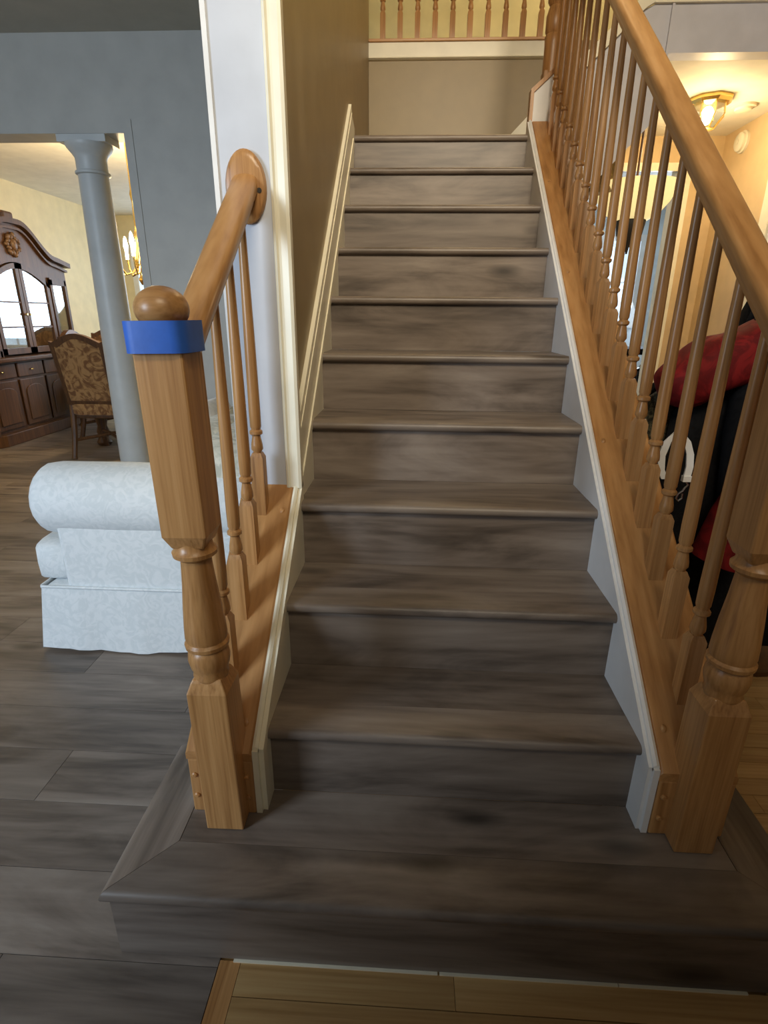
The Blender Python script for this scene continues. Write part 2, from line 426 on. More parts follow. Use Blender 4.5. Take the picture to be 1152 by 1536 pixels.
# knee walls carrying the oak caps
def knee(side):
    kn = group_node('knee_wall', st)
    if side < 0: xo, xi, xs, yend = -.543, -.392, XL, .53
    else: xo, xi, xs, yend = .668, .503, XR, 2.23
    yf = -.045
    lo, hi = min(xo+side*-.006, xi), max(xo+side*-.006, xi)
    body = [(yf+.004, RISE), (yf+.004, capz(yf)-.03), (yend, capz(yend)-.022), (yend, capz(yend)-.36), (.16, 0), (.02, 0)]
    obj('wall_body', MB().prism(body, lo, hi, 'x'), white, kn)
    # oak cap with rounded edge: sloping board, nose at the foot
    r = .010; lo, hi = min(xo, xi), max(xo, xi)
    pf = [(lo, -.022), (hi, -.022), (hi, -.006), (hi-.006, 0), (lo+.006, 0), (lo, -.006)]
    obj('cap', MB().sweep(pf, [(0, yf-.006, capz(yf-.006)), (0, yend, capz(yend))]), oak_r, kn)
    # oak foot block
    obj('foot_board', B(lo+.002, hi, yf-.006, yf+.012, RISE, capz(yf-.006)-.022), oak_z, kn, bevel=.004)
    # white skirt board with bead on top
    lo, hi = min(xi, xs), max(xi, xs)
    sk = [(yf+.006, RISE), (yf+.006, capz(yf)-.002), (yend, capz(yend)-.002), (yend, capz(yend)-.40), (.25, RISE)]
    obj('skirt_board', MB().prism(sk, lo, hi, 'x'), white if side > 0 else cream, kn)
    bw = .013
    b0, b1 = (xi, xi+bw*1.0) if side < 0 else (xi-bw, xi)
    obj('bead', MB().sweep([(b0, -.012), (b1, -.012), (b1, .003), ((b0+b1)/2, .007), (b0, .003)], [(0, yf+.002, capz(yf+.002)), (0, yend, capz(yend))]), white if side > 0 else cream, kn)
    obj('bead', B(b0, b1, yf-.004, yf+.006, RISE, capz(yf)), white if side > 0 else cream, kn)
    # wooden plugs
    ys = (.0, .445) if side < 0 else (.02, .66, 1.30, 1.80)
    for yy in ys:
        pm = MB().lathe([(.0065, 0), (.0065, .004), (.004, .006)], (0,0,0), 10)
        pm.v = [(v[0] + (-.415 if side < 0 else .528), v[1]+yy, v[2]+capz(yy)-.001 + v[1]*SL) for v in pm.v]
        obj('plug', pm, oak_z, kn, smooth=True)
    for zz in (.245, .305):
        for xx in ((-.408, -.528) if side < 0 else (.520, .652)):
            obj('plug', MB().lathe([(.0065, 0), (.0065, -.004), (.004, -.006)], (xx, yf-.005, zz), 10, axis='y'), oak_z, kn, smooth=True)
    return kn
knee(-1); knee(1)
# skirt board on the stair wall, with moulding
sk = [(.522, .37+SL*.522-.35), (.522, .575+SL*.522), (2.03, .575+SL*2.03), (2.20, ZL+.03), (2.20, ZL-.03), (2.0, 1.6)]
obj('wall_skirt', MB().prism(sk, -.385, -.375, 'x'), cream, st)
obj('skirt_moulding', MB().prism([(.526, .50+SL*.526), (.526, .59+SL*.526), (2.03, .59+SL*2.03), (2.07, .50+SL*2.03)], -.386, -.3715, 'x'), cream, st)
obj('skirt_moulding', MB().prism([(.530, .535+SL*.530), (.530, .555+SL*.530), (2.03, .555+SL*2.03), (2.04, .535+SL*2.03)], -.386, -.369, 'x'), cream, st)
obj('skirt_moulding', MB().prism([(.532, .365+SL*.532), (.532, .405+SL*.532), (2.12, .405+SL*2.12), (2.15, .365+SL*2.15)], -.386, -.3705, 'x'), cream, st)

# upper flight, turning right off the landing
uf = thing('upper_stair_flight', 'short upper stair flight climbing right from the landing', 'staircase', (.9, 3.0, ZL))
for i in range(4):
    x0 = .66+i*.16; zt = ZL+(i+1)*RISE
    obj('tread', B(x0-.02, x0+.19, 2.90, YB, zt-.028, zt), plank_y, uf)
    obj('riser', B(x0, x0+.015, 2.90, YB, zt-RISE, zt-.028), plank_y, uf)
obj('stringer', MB().prism([(.66, 2.42), (1.165, 2.885), (1.215, ZU-.018), (1.31, ZU-.018), (1.31, 2.38), (.93, 1.98), (.66, 1.98)], 2.80, 2.88, 'y'), lav_wall, uf)
obj('stringer_trim', MB().prism([(.66, 2.42), (.66, 2.50), (1.14, 2.935), (1.21, ZU+.05), (1.21, ZU-.016), (1.165, 2.885)], 2.775, 2.80, 'y'), cream, uf)
obj('soffit', MB().prism([(1.31, 2.38), (.93, 1.98), (.66, 1.98), (.66, 2.0), (.92, 2.0), (1.30, 2.40)], 2.88, 3.25, 'y'), lav_wall, uf)
obj('corner_bead', B(1.305, 1.318, 2.785, 2.80, ZC-.02, ZU-.02), lav_wall, uf)
obj('wall_skirt', MB().prism([(.545, ZL), (.545, ZL+.275), (.66, ZL+.39), (.66, ZL)], YB-.016, YB, 'y'), cream, uf)
# knee panel with oak edging at the end of the rake
obj('knee_panel', MB().prism([(.503, 2.05), (.503, 2.335), (.60, 2.415), (.64, 2.415), (.64, 2.05)], 2.245, 2.28, 'y'), white, uf)
obj('panel_edging', MB().prism([(.490, 2.17), (.490, 2.345), (.585, 2.425), (.60, 2.415), (.506, 2.333), (.506, 2.17)], 2.235, 2.29, 'y'), oak_z, uf)
obj('landing_rim', B(.503, .66, 2.28, 2.90, 2.0, ZL), lav_wall, uf)

# ------------------------------------------------------------------ balustrades
def baluster_mesh(h, slope=SL, hw=.0178, blk=.150):
    mb = MB()
    # square block with sloping foot and chamfered shoulders
    pts = [(-hw,-hw), (hw,-hw), (hw,hw), (-hw,hw)]
    v = [(x, y, y*slope) for x, y in pts] + [(x, y, blk) for x, y in pts] + [(x*.66, y*.66, blk+.014) for x, y in pts]
    mb.add(v, [(3,2,1,0), (0,1,5,4), (1,2,6,5), (2,3,7,6), (3,0,4,7), (4,5,9,8), (5,6,10,9), (6,7,11,10), (7,4,8,11), (8,9,10,11)])
    b = blk+.006
    prof = [(.0115, b), (.0115, b+.010), (.0165, b+.018), (.0158, b+.030), (.0115, b+.052), (.0115, b+.055), (.0178, b+.060), (.0178, b+.067), (.0125, b+.072), (.0152, b+.080), (.0158, b+.12), (.0142, b+.30), (.0095, h+.012)]
    return mb.lathe(prof, n=12)
def newel(parent, x, y, lean, top=True, tapez=1.232):
    nw = group_node('newel_post', parent); nw.location = Vector((x, y, RISE)) - Vector(parent.location); nw.rotation_euler = (0, lean, 0)
    hw = .042; Z = RISE
    def sq(z0, z1, c0, c1):
        q = [(-1,-1), (1,-1), (1,1), (-1,1)]
        R = []
        if c0: R.append([(a*hw*.72, b*hw*.72, z0-Z) for a, b in q]); R.append([(a*hw, b*hw, z0+.028-Z) for a, b in q])
        else: R.append([(a*hw, b*hw, z0-Z) for a, b in q])
        if c1: R.append([(a*hw, b*hw, z1-.030-Z) for a, b in q]); R.append([(a*hw*.80, b*hw*.80, z1-.008-Z) for a, b in q]); R.append([(a*hw*.7, b*hw*.7, z1-Z) for a, b in q])
        else: R.append([(a*hw, b*hw, z1-Z) for a, b in q])
        return MB().rings(R)
    obj('lower_block', sq(.195, .592, 0, 1), oak_z, nw, local=True, bevel=.003)
    prof = [(.028,.575),(.034,.584),(.0365,.592),(.034,.600),(.039,.612),(.0425,.630),(.0405,.646),(.036,.654),(.0435,.660),(.0445,.668),(.040,.674),(.042,.682),(.041,.705),(.0375,.75),(.0325,.80),(.0295,.842),(.029,.852),(.033,.856),(.0415,.862),(.0425,.870),(.036,.877),(.034,.888),(.034,.905)]
    obj('turned_shaft', MB().lathe([(r, z-Z) for r, z in prof], n=28), oak_z, nw, smooth=True, local=True)
    obj('upper_block', sq(.882, 1.236, 1, 0), oak_z, nw, local=True, bevel=.004)
    obj('cap_block', MB().rings([[(a*s, b*s, zz-Z) for a, b in ((-1,-1),(1,-1),(1,1),(-1,1))] for s, zz in ((.040,1.236),(.046,1.244),(.046,1.270),(.030,1.279))]), oak_z, nw, local=True, bevel=.003)
    pr = [(.018,1.270),(.030,1.278)] + [(.044*math.cos(a), 1.302+.036*math.sin(a)) for a in [-.55+ (PI/2+.55)*i/10 for i in range(10)]] + [(.002, 1.338)]
    obj('ball_finial', MB().lathe([(r, z-Z) for r, z in pr], n=28), oak_x, nw, smooth=True, local=True)
    return nw
_h = [(.020,0), (.020,.012), (.0235,.016), (.0235,.019), (.030,.024), (.0315,.032), (.0315,.046), (.029,.055), (.023,.0605), (.010,.064)]
RAILP = _h + [(0,.0648)] + [(-a,b) for a,b in reversed(_h)]

lb = thing('stair_balustrade', 'short left oak balustrade ending at the white wall post with oval rosette', 'balustrade', (-.455, -.055, RISE))
newel(lb, -.452, -.055, -.017)
def lrail(y): return (-.466-.008*(y/.53), 1.200 + .705*y)
pth = [(lrail(yy)[0], yy, lrail(yy)[1]) for yy in (-.012, .25, .512)]
obj('handrail', MB().sweep(RAILP, pth), oak_r, lb, smooth=True)
for yy in (.087, .208, .329, .450):
    xx, zt = lrail(yy); zb = capz(yy)
    mb = baluster_mesh(zt-zb); mb.v = [(v[0]-.475, v[1]+yy, v[2]+zb) for v in mb.v]
    obj('baluster', mb, oak_z, lb, smooth=True)
ro = obj('rosette', MB().lathe([(.050, .002), (.050, -.010), (.046, -.016), (.038, -.018)], (-.473, .515, 1.588), 36, 1.0, 1.62, axis='y'), oak_z, lb, smooth=True)
obj('screw_hole', MB().lathe([(.006, 0), (.006, -.0015)], (-.438, .4975, 1.579), 12, axis='y'), dark, ro)

rb = thing('stair_balustrade', 'long right oak balustrade with sloping handrail running up the whole stair', 'balustrade', (.585, -.055, RISE))
newel(rb, .585, -.053, 0.0)
obj('handrail', MB().sweep(RAILP, [(.585, -.012, 1.224+SL*-.012), (.585, 2.27, 1.224+SL*2.27)]), oak_r, rb, smooth=True)
bmesh_r = None
for i in range(18):
    yy = .080+i*.121
    if bmesh_r is None:
        mb = baluster_mesh(1.226-.412); bo = obj('baluster', mb, oak_z, rb, smooth=True, local=True); bmesh_r = bo.data
    else:
        bo = bpy.data.objects.new('baluster', bmesh_r); COL.objects.link(bo); bo.parent = rb
    bo.location = Vector((.587, yy, capz(yy))) - Vector(rb.location)
un = group_node('newel_post', rb)
obj('lower_block', B(.552, .628, 2.285, 2.36, 2.0, 2.44), oak_z, un, bevel=.004)
obj('turned_shaft', MB().lathe([(.040,2.43),(.040,2.55),(.042,2.58),(.036,2.59),(.042,2.60),(.042,2.66),(.03,2.70),(.04,2.72),(.04,2.76),(.03,2.9),(.03,3.0)], (.59,2.32,0), 20), oak_z, un, smooth=True)
obj('upper_block', B(.55, .63, 2.28, 2.36, 2.98, 3.30), oak_z, un, bevel=.004)

ub = thing('hall_balustrade', 'oak balustrade of the upstairs hall above the cream band', 'balustrade', (.2, YB+.02, ZU))
obj('base_rail', B(-.385, .78, YB-.03, YB+.07, ZU-.004, ZU+.012), oak_x, ub, bevel=.003)
for i in range(10):
    mb = baluster_mesh(.80, 0, .0165, .14); x = -.298+i*.1095
    mb.v = [(v[0]+x, v[1]+YB+.02, v[2]+ZU+.012) for v in mb.v]
    obj('baluster', mb, oak_z, ub, smooth=True)
obj('handrail', B(-.385, .80, YB-.01, YB+.05, ZU+.81, ZU+.87), oak_x, ub, bevel=.01)

# blue tape wrapped round the left newel top
def rsq(hw, r, n=5):
    p = []
    for cx, cy, a0 in ((hw-r, hw-r, 0), (-hw+r, hw-r, PI/2), (-hw+r, -hw+r, PI), (hw-r, -hw+r, 1.5*PI)):
        for i in range(n+1):
            a = a0+PI/2*i/n; p.append((cx+r*math.cos(a), cy+r*math.sin(a)))
    return p
tp = MB(); o_ = rsq(.053, .024); i_ = rsq(.0505, .022); n = len(o_)
for ring, z0 in ((0, 0),):
    V = [(a, b, 0) for a, b in o_] + [(a, b, .050) for a, b in o_] + [(a, b, .050) for a, b in i_] + [(a, b, 0) for a, b in i_]
    Fs = []
    for q in range(4):
        for k in range(n): Fs.append((q*n+k, q*n+(k+1)%n, ((q+1)%4)*n+(k+1)%n, ((q+1)%4)*n+k))
    tp.add(V, Fs)
to = obj('masking_tape', tp, blue_tape, smooth=True)
to.location = (-.4700, -.055, 1.234); to.rotation_euler = (0, -.017, 0)
tag(to, 'band of blue masking tape wrapped around the top of left newel post', 'tape')

# ------------------------------------------------------------------ sofa
sf = thing('sofa', 'white damask skirted sofa with rolled arm standing behind left balusters', 'sofa', (-1.05, 1.65, 0))
def arm(y0, sgn):
    # rolled arm profile in (y,z), outer side faces -y for sgn=1; swept along x with rounded front
    prof = []
    cy, cz, r = .125, .615, .145
    for i in range(15):
        a = -PI*.42 - (PI*1.32)*i/14
        prof.append((cy+r*math.cos(a)*1.0, cz+r*math.sin(a)))
    prof = [(.03, .10), (.03, .46)] + [(cy+r*math.cos(t), cz+r*math.sin(t)) for t in [PI*1.30 - (PI*1.42)*i/16 for i in range(17)]] + [(.25, .45), (.25, .10)]
    R = []
    for x, s in ((-1.485, .55), (-1.475, .80), (-1.455, .93), (-1.42, 1.0), (-1.2, 1.0), (-.95, 1.0), (-.66, 1.0)):
        R.append([(x, y0 + sgn*(.13+(a-.13)*s), .36+(b-.36)*s if b > .47 else .30+(b-.30)*min(1, s+.1)) for a, b in prof])
    return MB().rings(R)
def arm2(y0, sgn):
    mb = MB(); n = 20
    R = []
    cz, r = .615, .142
    for x, s in ((-1.482, .30), (-1.478, .62), (-1.466, .84), (-1.445, .96), (-1.41, 1.0), (-1.15, 1.015), (-.90, 1.0), (-.66, 1.0)):
        R.append([(x, y0+sgn*(.145+r*s*math.cos(2*PI*k/n)), cz+r*s*math.sin(2*PI*k/n)*1.0) for k in range(n)])
    mb.rings(R)
    return mb
for y0, sg in ((.82, 1), (2.42, -1)):
    a = obj('arm', arm2(y0, sg), damask, sf, smooth=True)
    obj('arm_panel', B(-1.39, -.66, min(y0+sg*.03, y0+sg*.25), max(y0+sg*.03, y0+sg*.25), .26, .62), damask, a, bevel=.02)
# skirt: box sheet with slight flare and wavy hem
def skirt():
    mb = MB(); path = []
    x0, x1, y0, y1 = -1.49, -.64, .845, 2.395
    seg = [((x1, y0), (x0, y0)), ((x0, y0), (x0, y1)), ((x0, y1), (x1, y1))]
    top, bot, nr = [], [], []
    for (ax, ay), (bx, by) in seg:
        L = math.hypot(bx-ax, by-ay); m = int(L/.04); nx, ny = -(by-ay)/L, (bx-ax)/L
        if True:
            nx, ny = (by-ay)/L*-1, (bx-ax)/L
        for i in range(m+1):
            t = i/m; px, py = ax+(bx-ax)*t, ay+(by-ay)*t
            wv = .006*math.sin(t*L*23)+.004*math.sin(t*L*51)
            cxx, cyy = px-(x0+x1)/2, py-(y0+y1)/2
            ex = .022 if abs(py-y0) < 1e-6 or abs(py-y1) < 1e-6 else 0
            top.append((px, py, .285))
            ox = -.035 if abs(px-x0) < 1e-6 else 0; oy = -.022 if abs(py-y0) < 1e-6 else (.022 if abs(py-y1) < 1e-6 else 0)
            bot.append((px+ox+(wv if ox else 0), py+oy+(wv if oy else 0), .012+.006*math.sin(t*L*9)))
    n = len(top)
    mid = [((a[0]+b[0])/2*1, (a[1]+b[1])/2, .15) for a, b in zip(top, bot)]
    inn = [(p[0]*.985+(-1.06)*.015, p[1]*.99+1.62*.01, p[2]) for p in bot]
    V = top+mid+bot; Fs = []
    for q in range(2):
        for k in range(n-1): Fs.append((q*n+k, q*n+k+1, (q+1)*n+k+1, (q+1)*n+k))
    return mb.add(V, Fs)
obj('skirt', skirt(), damask, sf, smooth=True)
obj('frame', B(-1.48, -.65, .86, 2.38, .08, .283), damask, sf, bevel=.01)
obj('welt', MB().tube([(-.66, .842, .284), (-1.488, .842, .284), (-1.492, .85, .284), (-1.492, 2.39, .284)], .006, 6), damask, sf, smooth=True)
sc1 = MB().pillow((-1.17, 1.345, .365), (.33, .27, .085), .22); sc1.pillow((-1.46, 1.2, .365), (.075, .32, .085), .3)
obj('seat_cushion', sc1, damask, sf, smooth=True)
sc2 = MB().pillow((-1.17, 1.895, .365), (.33, .27, .085), .22); sc2.pillow((-1.46, 2.03, .365), (.075, .32, .085), .3)
obj('seat_cushion', sc2, damask, sf, smooth=True)
obj('backrest', MB().pillow((-.74, 1.62, .56), (.11, .74, .30), .25), damask2, sf, smooth=True)
obj('back_cushion', MB().pillow((-.90, 1.35, .64), (.10, .27, .22), .35), damask2, sf, smooth=True)
obj('back_cushion', MB().pillow((-.90, 1.90, .64), (.10, .27, .22), .35), damask2, sf, smooth=True)
tag(obj('throw_pillow', MB().pillow((-1.0, 1.62, .74), (.07, .19, .17), .5, rot=Matrix.Rotation(-.35, 3, 'Y')), fabric('white_pillow_cloth', (.70,.72,.78), (.82,.84,.88), 6), smooth=True), 'white throw pillow leaning on the sofa back', 'pillow')

# ------------------------------------------------------------------ column in the dining opening
cl = thing('column', 'tall grey painted round column at the dining room opening', 'column', (-1.94, 2.555, 0))
obj('shaft', MB().lathe([(.098,.12),(.098,.5),(.094,1.2),(.082,2.03),(.082,2.05)], (-1.94, 2.555, 0), 28), grey_wall if False else paint('column_paint', (.45,.46,.45), .45), cl, smooth=True)
cpm = bpy.data.materials['column_paint']
obj('base', MB().lathe([(.13,0),(.13,.06),(.12,.075),(.11,.08),(.115,.10),(.098,.125)], (-1.94, 2.555, 0), 28), cpm, cl, smooth=True)
obj('capital', MB().lathe([(.082,2.045),(.094,2.05),(.094,2.062),(.084,2.066),(.084,2.13),(.096,2.15),(.118,2.175),(.125,2.19),(.125,2.20)], (-1.94, 2.555, 0), 28), cpm, cl, smooth=True)
obj('abacus', B(-2.08, -1.80, 2.475, 2.635, 2.20, 2.236), cpm, cl)

# ------------------------------------------------------------------ dining room: hutch
hu = thing('china_hutch', 'carved dark walnut china hutch with arched crest and glass doors', 'cabinet', (-4.42, 5.10, 0))
HX, HY = -4.20, 5.10       # front face x, centre y
obj('plinth', MB().prism([(-4.64, 4.12), (-4.20, 4.12), (-4.15, 4.25), (-4.15, 5.95), (-4.20, 6.08), (-4.64, 6.08)], 0, .12, 'z'), walnut, hu, bevel=.008)
obj('base_cabinet', B(-4.64, HX-.02, 4.17, 6.03, .12, .82), walnut, hu)
obj('counter', MB().prism([(-4.64, 4.10), (-4.17, 4.10), (-4.13, 4.2), (-4.13, 6.0), (-4.17, 6.10), (-4.64, 6.10)], .82, .86, 'z'), walnut, hu, bevel=.008)
dw = [4.20, 4.66, 5.10, 5.54, 6.00]
for a, b in zip(dw[:-1], dw[1:]):
    d = obj('drawer', B(HX-.02, HX+.005, a+.015, b-.015, .655, .80), walnut, hu, bevel=.008)
    obj('pull', MB().lathe([(.004,0),(.012,.012),(.008,.022)], (HX+.005, (a+b)/2, .725), 10, axis='x'), brass, d, smooth=True)
    d = obj('door', B(HX-.02, HX+.002, a+.02, b-.02, .15, .63), walnut, hu, bevel=.006)
    pa = [(a+.08, .20), (b-.08, .20), (b-.08, .50)] + [((a+b)/2+((b-a)/2-.08)*math.cos(t), .50+.07*math.sin(t)) for t in [PI*i/8 for i in range(1, 8)]] + [(a+.08, .50)]
    obj('raised_panel', MB().prism(pa, HX+.002, HX+.014, 'x'), walnut, d, bevel=.005)
for yy in (4.18, 6.02):
    obj('pilaster', MB().lathe([(.045,.12),(.05,.2),(.035,.25),(.045,.45),(.03,.6),(.05,.7),(.05,.82)], (HX-.01, yy, 0), 14), walnut, hu, smooth=True)
# upper case: back, sides, posts, arched crest
obj('back_panel', B(-4.645, -4.63, 4.27, 5.93, .86, 1.9), walnut, hu)
for ya, yb in ((4.25, 4.30), (5.90, 5.95)):
    obj('side_panel', B(-4.64, -4.30, ya, yb, .86, 1.74), walnut, hu)
obj('shelf', B(-4.63, -4.34, 4.30, 5.90, 1.15, 1.165), walnut, hu)
obj('shelf', B(-4.63, -4.34, 4.30, 5.90, 1.45, 1.465), walnut, hu)
def crestz(t, base=1.76):      # t in -1..1 across the hutch
    u = abs(t)
    if u < .10: return 2.17
    if u < .72: return 1.86 + (2.17-1.86)*(.5+.5*math.cos(PI*(u-.10)/.62))
    return 1.86-.05*(u-.72)/.28
def archz(t):                   # lower edge of the crest over the doors
    return 1.62 + .18*math.cos(min(1, abs(t)/.56)*PI/2)
N_ = 40
def crest(x0, x1, up, dn, grow=0):
    poly = [(HY+(-1+2*i/N_)*(.85+grow), crestz(-1+2*i/N_)+up) for i in range(N_+1)] + [(HY+(1-2*i/N_)*(.85+grow), dn(1-2*i/N_, up)) for i in range(N_+1)]
    mb = MB(); 
    n = N_+1; V = []; Fs = []
    for x in (x0, x1):
        for i in range(n): V.append((x, HY+(-1+2*i/N_)*(.85+grow), crestz(-1+2*i/N_)+up))
        for i in range(n): V.append((x, HY+(-1+2*i/N_)*(.85+grow), dn(-1+2*i/N_, up)))
    for i in range(n-1):
        Fs += [(i, i+1, n+i+1, n+i), (2*n+i, 3*n+i, 3*n+i+1, 2*n+i+1), (i, 2*n+i, 2*n+i+1, i+1), (n+i, n+i+1, 3*n+i+1, 3*n+i)]
    Fs += [(0, n, 3*n, 2*n), (n-1, 2*n-1, 4*n-1, 3*n-1)]
    return mb.add(V, Fs)
obj('crest', crest(-4.62, -4.29, 0, lambda t, up: archz(t) if abs(t) < .56 else 1.62), walnut, hu, smooth=True)
obj('cornice', crest(-4.62, -4.23, .045, lambda t, up: crestz(t)-.005, .05), walnut, hu, smooth=True)
obj('cornice', crest(-4.62, -4.26, -.03, lambda t, up: crestz(t)-.055, .02), walnut, hu, smooth=True)
obj('finial_block', B(-4.5, -4.26, 5.02, 5.18, 2.2, 2.28), walnut, hu, bevel=.02)
cv = MB()
for i in range(14):
    a = 2*PI*i/14; r = .085+.02*(i % 2)
    cv.pillow((-4.275, HY+r*math.cos(a)*.9, 1.965+r*math.sin(a)*.9), (.025, .032, .022), .9, 10, 6, Matrix.Rotation(-a, 3, 'X'))
cv.pillow((-4.27, HY, 1.965), (.035, .05, .06), .9, 12, 8)
obj('carving', cv, wood('carved_walnut', [(.3, (.09,.04,.015)), (.7, (.26,.14,.06))]), hu, smooth=True)
def gdoor(ya, yb, hinge):
    d = group_node('glass_door', hu)
    fw = .05
    def tz(y): return archz((y-HY)/.85)-.01
    def strip(y0, y1, z0f, z1f, x0=-4.30, x1=-4.265, m=8):
        V = []; Fs = []
        for i in range(m+1):
            yy = y0+(y1-y0)*i/m
            V += [(x0, yy, z0f(yy)), (x1, yy, z0f(yy)), (x1, yy, z1f(yy)), (x0, yy, z1f(yy))]
        for i in range(m):
            for k in range(4): Fs.append((4*i+k, 4*i+(k+1)%4, 4*i+4+(k+1)%4, 4*i+4+k))
        Fs += [(0,1,2,3), (4*m, 4*m+3, 4*m+2, 4*m+1)]
        return MB().add(V, Fs)
    fr = strip(ya, ya+fw, lambda y: .88, tz, m=2)
    for args in ((yb-fw, yb, lambda y: .88, tz), (ya, yb, lambda y: .88, lambda y: .94), (ya, yb, lambda y: tz(y)-.055, tz)):
        s = strip(*args); fr.add(s.v, s.f)
    obj('door_frame', fr, walnut, d)
    zs = [.94, 1.15, 1.40, 1.60]
    for i, z0 in enumerate(zs[:-1]):
        z1 = zs[i+1]
        obj('pane', strip(ya+fw, yb-fw, lambda y: z0, (lambda y: z1) if i < 2 else (lambda y: tz(y)-.05), -4.284, -4.281), pane_m, d)
        if i: obj('muntin', B(-4.29, -4.272, ya+fw, yb-fw, z0-.008, z0+.008), walnut, d)
    obj('knob', MB().lathe([(.006,0),(.014,.012),(.010,.025)], (-4.265, yb-.025 if hinge < 0 else ya+.025, 1.28), 10, axis='x'), brass, d, smooth=True)
gdoor(4.63, 5.095, -1); gdoor(5.105, 5.57, 1)
for ya, yb in ((4.30, 4.60), (5.60, 5.90)):
    obj('side_light', B(-4.29, -4.286, ya+.03, yb-.02, .92, 1.62), pane_m, hu)
    fr = MB()
    fr.box(-4.30, -4.265, ya, ya+.04, .86, 1.66); fr.box(-4.30, -4.265, yb-.03, yb+.01, .86, 1.66); fr.box(-4.30, -4.265, ya, yb, .86, .92); fr.box(-4.30, -4.265, ya, yb, 1.60, 1.68)
    obj('door_frame', fr, walnut, hu)

# table and chairs
tb = thing('dining_table', 'dark walnut dining table on heavy carved legs', 'table', (-3.05, 4.85, 0))
obj('table_top', MB().prism([(-3.38,4.20),(-2.10,4.20),(-2.0,4.30),(-2.0,5.40),(-2.10,5.50),(-3.38,5.50),(-3.48,5.40),(-3.48,4.30)], .72, .76, 'z'), walnut, tb, bevel=.01)
obj('apron', B(-3.36, -2.12, 4.32, 5.38, .64, .72), walnut, tb)
lp = [(.06,.0),(.075,.03),(.05,.08),(.06,.14),(.045,.2),(.07,.33),(.085,.42),(.05,.52),(.065,.58),(.065,.65)]
for xx in (-3.26, -2.25):
    for yy in (4.46, 5.20): obj('leg', MB().lathe(lp, (xx, yy, 0), 14), walnut, tb, smooth=True)
def chair(loc, rz, label):
    c = thing('dining_chair', label, 'chair', (0,0,0), 'tapestry dining chairs')
    # local: faces +y, back at y=0
    def back_prof(m=16, w=.24, dw=0):
        P = []
        for i in range(m+1):
            t = -1+2*i/m
            P.append((t*w, 1.045+.085*max(0, math.cos(t*PI*.5))**1.3 + (.02 if abs(t) > .9 else 0)))
        return P
    # frame: outline ring, raked back
    def rake(x, z, y): return (x, y-.20*max(0, z-.45), z)
    out = [(-.225,.50)] + [(a, b) for a, b in back_prof()] + [(.225,.50)]
    inn = [(-.195,.54)] + [(a*.84, b-.045) for a, b in back_prof()] + [(.195,.54)]
    n = len(out); V = [rake(x, z, -.025) for x, z in out]+[rake(x, z, .025) for x, z in out]+[rake(x, z, .025) for x, z in inn]+[rake(x, z, -.025) for x, z in inn]
    Fs = []
    for q in range(4):
        for k in range(n): Fs.append((q*n+k, q*n+(k+1)%n, ((q+1)%4)*n+(k+1)%n, ((q+1)%4)*n+k))
    fr = obj('backrest', MB().add(V, Fs), walnut, c, local=True)
    V = [rake(x, z, -.02) for x, z in inn]+[rake(x, z, .03) for x, z in inn]
    Fs = [tuple(range(n)), tuple(range(2*n-1, n-1, -1))]+[(i, i+n, (i+1)%n+n, (i+1)%n) for i in range(n)]
    obj('upholstery', MB().add(V, Fs), tapestry, fr, local=True)
    obj('seat', MB().pillow((0, .25, .46), (.25, .25, .05), .3), tapestry, c, local=True, smooth=True)
    obj('seat_rail', B(-.24, .24, 0, .48, .37, .43), walnut, c, local=True, bevel=.01)
    obj('seat_back_band', MB().pillow((0, -.01, .46), (.20, .03, .055), .3), tapestry, c, local=True, smooth=True)
    for sx in (-1, 1):
        obj('leg', MB().tube([(sx*.215, -.0, .52), (sx*.22, -.0, .38), (sx*.225, -.03, .2), (sx*.235, -.07, .03), (sx*.235, -.08, 0)], [.024,.028,.026,.024,.028], 8), walnut, c, local=True, smooth=True)
        obj('leg', MB().tube([(sx*.22, .45, .40), (sx*.235, .48, .30), (sx*.22, .46, .15), (sx*.225, .48, .03), (sx*.23, .50, 0)], [.035,.04,.026,.024,.034], 8), walnut, c, local=True, smooth=True)
    obj('stretcher', MB().tube([(-.225, -.03, .17), (0, .20, .19), (.225, -.03, .17)], .016, 8), walnut, c, local=True, smooth=True)
    obj('stretcher', MB().tube([(-.22, .46, .17), (0, .22, .19), (.22, .46, .17)], .016, 8), walnut, c, local=True, smooth=True)
    c.location = loc; c.rotation_euler = (0, 0, rz)
    return c
ch = chair((-2.985, 3.93, 0), .02, 'carved dining chair with floral tapestry back, its back to the camera')
def place(loc, rz, label):
    c = copy_tree(ch); c.location = loc; c.rotation_euler = (0, 0, rz); c['label'] = label; return c
place((-3.87, 5.92, 0), PI+.05, 'floral dining chair across the table facing the camera, beside the column')
place((-3.60, 4.95, 0), -PI/2+.1, 'floral dining chair at the table end nearest the china hutch')
